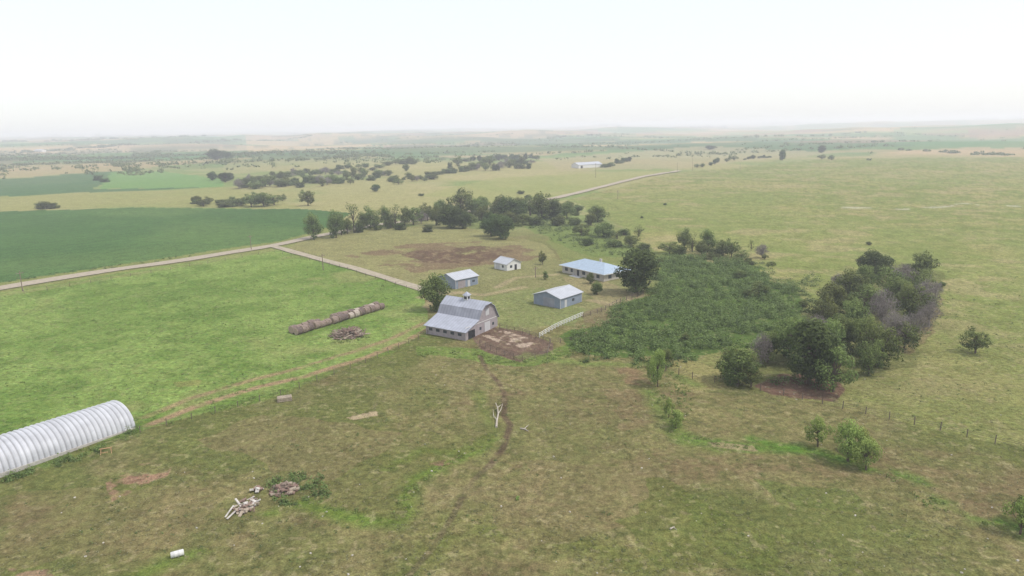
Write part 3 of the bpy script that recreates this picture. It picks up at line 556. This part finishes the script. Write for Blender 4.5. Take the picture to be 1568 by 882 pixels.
for z in(.05,.3,.52):
    m.box(-1.3,1.3,-.74,-.7,z,z+.14,M_); m.box(-1.3,1.3,.7,.74,z,z+.14,M_); m.box(-1.34,-1.3,-.7,.7,z,z+.14,M_); m.box(1.3,1.34,-.7,.7,z,z+.14,M_)
for a_ in((-1.28,-.68),(1.2,-.68),(-1.28,.6),(1.2,.6),(0,-.68)): m.box(a_[0],a_[0]+.08,a_[1],a_[1]+.08,0,.72,M_)
m.done("wooden_pallet_crate",[M_wood2])
p=gp(272,852); a_=math.radians(28); dx=Vector((math.cos(a_),math.sin(a_),0)); m=MB(); c=p+Vector((0,0,.38))
xs=[-.75,-.74,-.68,-.3,-.28,-.24,-.22,.22,.24,.28,.3,.68,.74,.75]; rs=[.02,.3,.38,.38,.4,.4,.38,.38,.4,.4,.38,.38,.3,.02]
m.tube([c+dx*v for v in xs],rs,16); o=m.done("white_barrel",[M_white],smooth=True)
p=gp(163,694); M_=Matrix.Translation(p)@Matrix.Rotation(.4,4,'Z'); m=MB(); m.box(-.9,.9,-.08,.08,.8,.92,M_)
for sx in(-.7,.7):
    for sy in(-1,1): m.tube([(M_@Vector((sx,0,.82)))[:],(M_@Vector((sx*1.1,sy*.45,0)))[:]],[.06,.06],4)
m.box(-.6,.3,-.5,-.4,.3,.4,M_); m.done("wooden_sawhorse",[noisy("orange_wood",(.42,.27,.15),.2,3)])
def log(name,pts,rad,br=()):
    m=MB(); P=[np.array(gp(u,v))+np.array([0,0,hh]) for u,v,hh in pts]; m.tube(P,np.linspace(rad,rad*.35,len(P)),8)
    for (i,pp) in br: m.tube([P[i]]+[np.array(gp(u,v))+np.array([0,0,hh]) for u,v,hh in pp],np.linspace(rad*.6,rad*.15,len(pp)+1),6)
    m.done(name,[noisy("bleached_wood",(.39,.35,.30),.25,3)])
log("fallen_log",[(760,655,.15),(761,645,.2),(763,636,.3),(762,628,.5),(759,623,.8)],.2,[(2,[(767,632,.6),(770,625,.9)]),(1,[(756,640,.4),(755,632,.7)]),(3,[(768,625,.7)])])
log("fallen_log",[(797,657,.1),(803,658,.15),(809,661,.1)],.18,[(1,[(806,655,.2),(810,652,.2)])])
log("fallen_log",[(1026,811,.12),(1031,809,.15),(1036,812,.1)],.13,[(1,[(1033,808,.2)])])
b=MB()
for k in range(110):
    u,v=random.uniform(0,1568),random.uniform(560,880)
    if v<720 and u<650: continue
    p=gp(u,v); s_=random.uniform(.06,.16); m4=Matrix.Translation(p)@Matrix.Rotation(random.random()*6,4,'Z')@Matrix.Rotation(.3,4,'X'); b.box(-s_,s_*.8,-s_*.7,s_*.6,-.05,s_*.7,m4)
b.done("scattered_stones",[noisy("limestone",(.45,.42,.37),.2,4)])
# ------------------------------------------------------------ fences and poles
def fence(name,pts,mat,ph=1.3,sp=3.5,rails=(.5,.95,1.25),rt=.03,pt=.08):
    P=[Vector((*g2(*p),0)) for p in pts]; m=MB(); L=[]
    for p0,p1 in zip(P[:-1],P[1:]):
        n=max(1,round((p1-p0).length/sp)); L+=[p0.lerp(p1,k/n) for k in range(n)]
    L.append(P[-1]); L=[Vector((p.x,p.y,float(H(p.x,p.y)))) for p in L]
    for p in L:
        t=Vector((random.gauss(0,.04),random.gauss(0,.04),0)); hh=ph*random.uniform(.85,1.08)
        m.tube([(p-Vector((0,0,.2)))[:],(p+t+Vector((0,0,hh)))[:]],[pt,pt*.9],6)
    for p0,p1 in zip(L[:-1],L[1:]):
        for z in rails: m.tube([(p0+Vector((0,0,z)))[:],(p1+Vector((0,0,z)))[:]],[rt,rt],4,cap=False)
    return m.done(name,[mat])
M_post=noisy("fence_post_wood",(.15,.12,.10),.3,4); M_wp=noisy("fence_white",(.62,.62,.61),.08,3)
fence("pasture_wire_fence",[(1000,562),(1060,580),(1130,592),(1200,605),(1290,626),(1400,650),(1568,690),(1750,735)],M_post,1.4,4,(.5,.85,1.15),.018,.08)
fence("corral_fence",[(765,503),(800,510),(843,526),(838,545),(800,553),(760,541),(735,529)],M_post,1.3,2.6,(.45,.85,1.2),.035,.07)
fence("white_board_fence",[(826,517),(850,503),(893,484)],M_wp,1.3,1.5,(.35,.75,1.15),.06,.1)
fence("yard_fence",[(893,486),(915,480),(950,463),(985,452)],M_post,1.3,2.5,(.5,.9,1.2),.05,.1)
fence("wire_fence",[(842,527),(890,522),(905,510)],M_post,1.3,3,(.5,.9,1.2),.02,.09)
fence("track_wire_fence",[(215,662),(330,632),(430,606),(560,556),(655,512)],M_post,1.3,4.5,(.6,1.0),.014,.07)
fence("roadside_wire_fence",[(0,456),(200,423),(420,386),(520,410),(640,448)],M_post,1.3,7,(.6,1.0),.012,.06)
def pole(u,v,hpx):
    p=gp(u,v); h=hpx*mpp(u,v); m=MB(); m.tube([(0,0,-.3),(0,0,h*.5),(0,0,h)],[.17,.14,.11],8); m.box(-1.1,1.1,-.06,.06,h-.9,h-.75)
    for a_ in(-1,0,1): m.tube([(a_,0,h-.75),(a_,0,h-.5)],[.05,.04],6)
    o=m.done("utility_pole",[M_wood]); o.location=p; o.rotation_euler=(0,0,.9)
for a_ in [(35,446,32),(385,383,24),(495,414,26),(912,272,22),(1037,263,14),(1060,262,26),(820,425,18),(780,352,20),(946,305,14),(1133,262,12)]: pole(*a_)
# ------------------------------------------------------------ haze, light, sky
m=MB(); m.box(-21000,21000,-6000,21000,-150,72); hz=m.done("sky_haze",[]); hm=bpy.data.materials.new("haze"); hm.use_nodes=True; nt=hm.node_tree; nt.nodes.clear()
o=nt.nodes.new('ShaderNodeOutputMaterial'); v=nt.nodes.new('ShaderNodeVolumeScatter'); v.inputs['Color'].default_value=(.93,.96,1,1); v.inputs['Density'].default_value=.00029; v.inputs['Anisotropy'].default_value=.2
em=nt.nodes.new('ShaderNodeEmission'); em.inputs['Color'].default_value=(.93,.97,1.05,1); em.inputs['Strength'].default_value=.00029*.25
asd=nt.nodes.new('ShaderNodeAddShader'); nt.links.new(v.outputs[0],asd.inputs[0]); nt.links.new(em.outputs[0],asd.inputs[1])  # even glow added to brighten the haze, standing in for multiple scattering
nt.links.new(asd.outputs[0],o.inputs['Volume']); hz.data.materials.append(hm)
el,azs=math.radians(55),math.radians(108)
sd=bpy.data.lights.new("sun",'SUN'); sd.energy=2.7; sd.angle=math.radians(2.5); sd.color=(1,.94,.84); so=bpy.data.objects.new("sun",sd); S.collection.objects.link(so)
dv=Vector((math.sin(azs)*math.cos(el),math.cos(azs)*math.cos(el),math.sin(el))); so.rotation_euler=dv.to_track_quat('Z','Y').to_euler(); so.location=(0,0,200)
w=bpy.data.worlds.new("World"); S.world=w; w.use_nodes=True; nt=w.node_tree; bg=nt.nodes['Background']; sk=nt.nodes.new('ShaderNodeTexSky'); sk.sky_type='NISHITA'; sk.sun_disc=False
sk.sun_elevation=el; sk.sun_rotation=azs; sk.dust_density=2; sk.air_density=1; sk.altitude=300
sc=nt.nodes.new('ShaderNodeVectorMath'); sc.operation='SCALE'; sc.inputs['Scale'].default_value=.45; nt.links.new(sk.outputs[0],sc.inputs[0])
ad=nt.nodes.new('ShaderNodeVectorMath'); ad.operation='ADD'; ad.inputs[1].default_value=(6.05,6.1,6.15); nt.links.new(sc.outputs[0],ad.inputs[0])  # thin white overcast layer over the clear sky
nt.links.new(ad.outputs[0],bg.inputs[0]); bg.inputs[1].default_value=.13
S.view_settings.view_transform='Standard'; S.view_settings.look='None'; S.view_settings.exposure=0
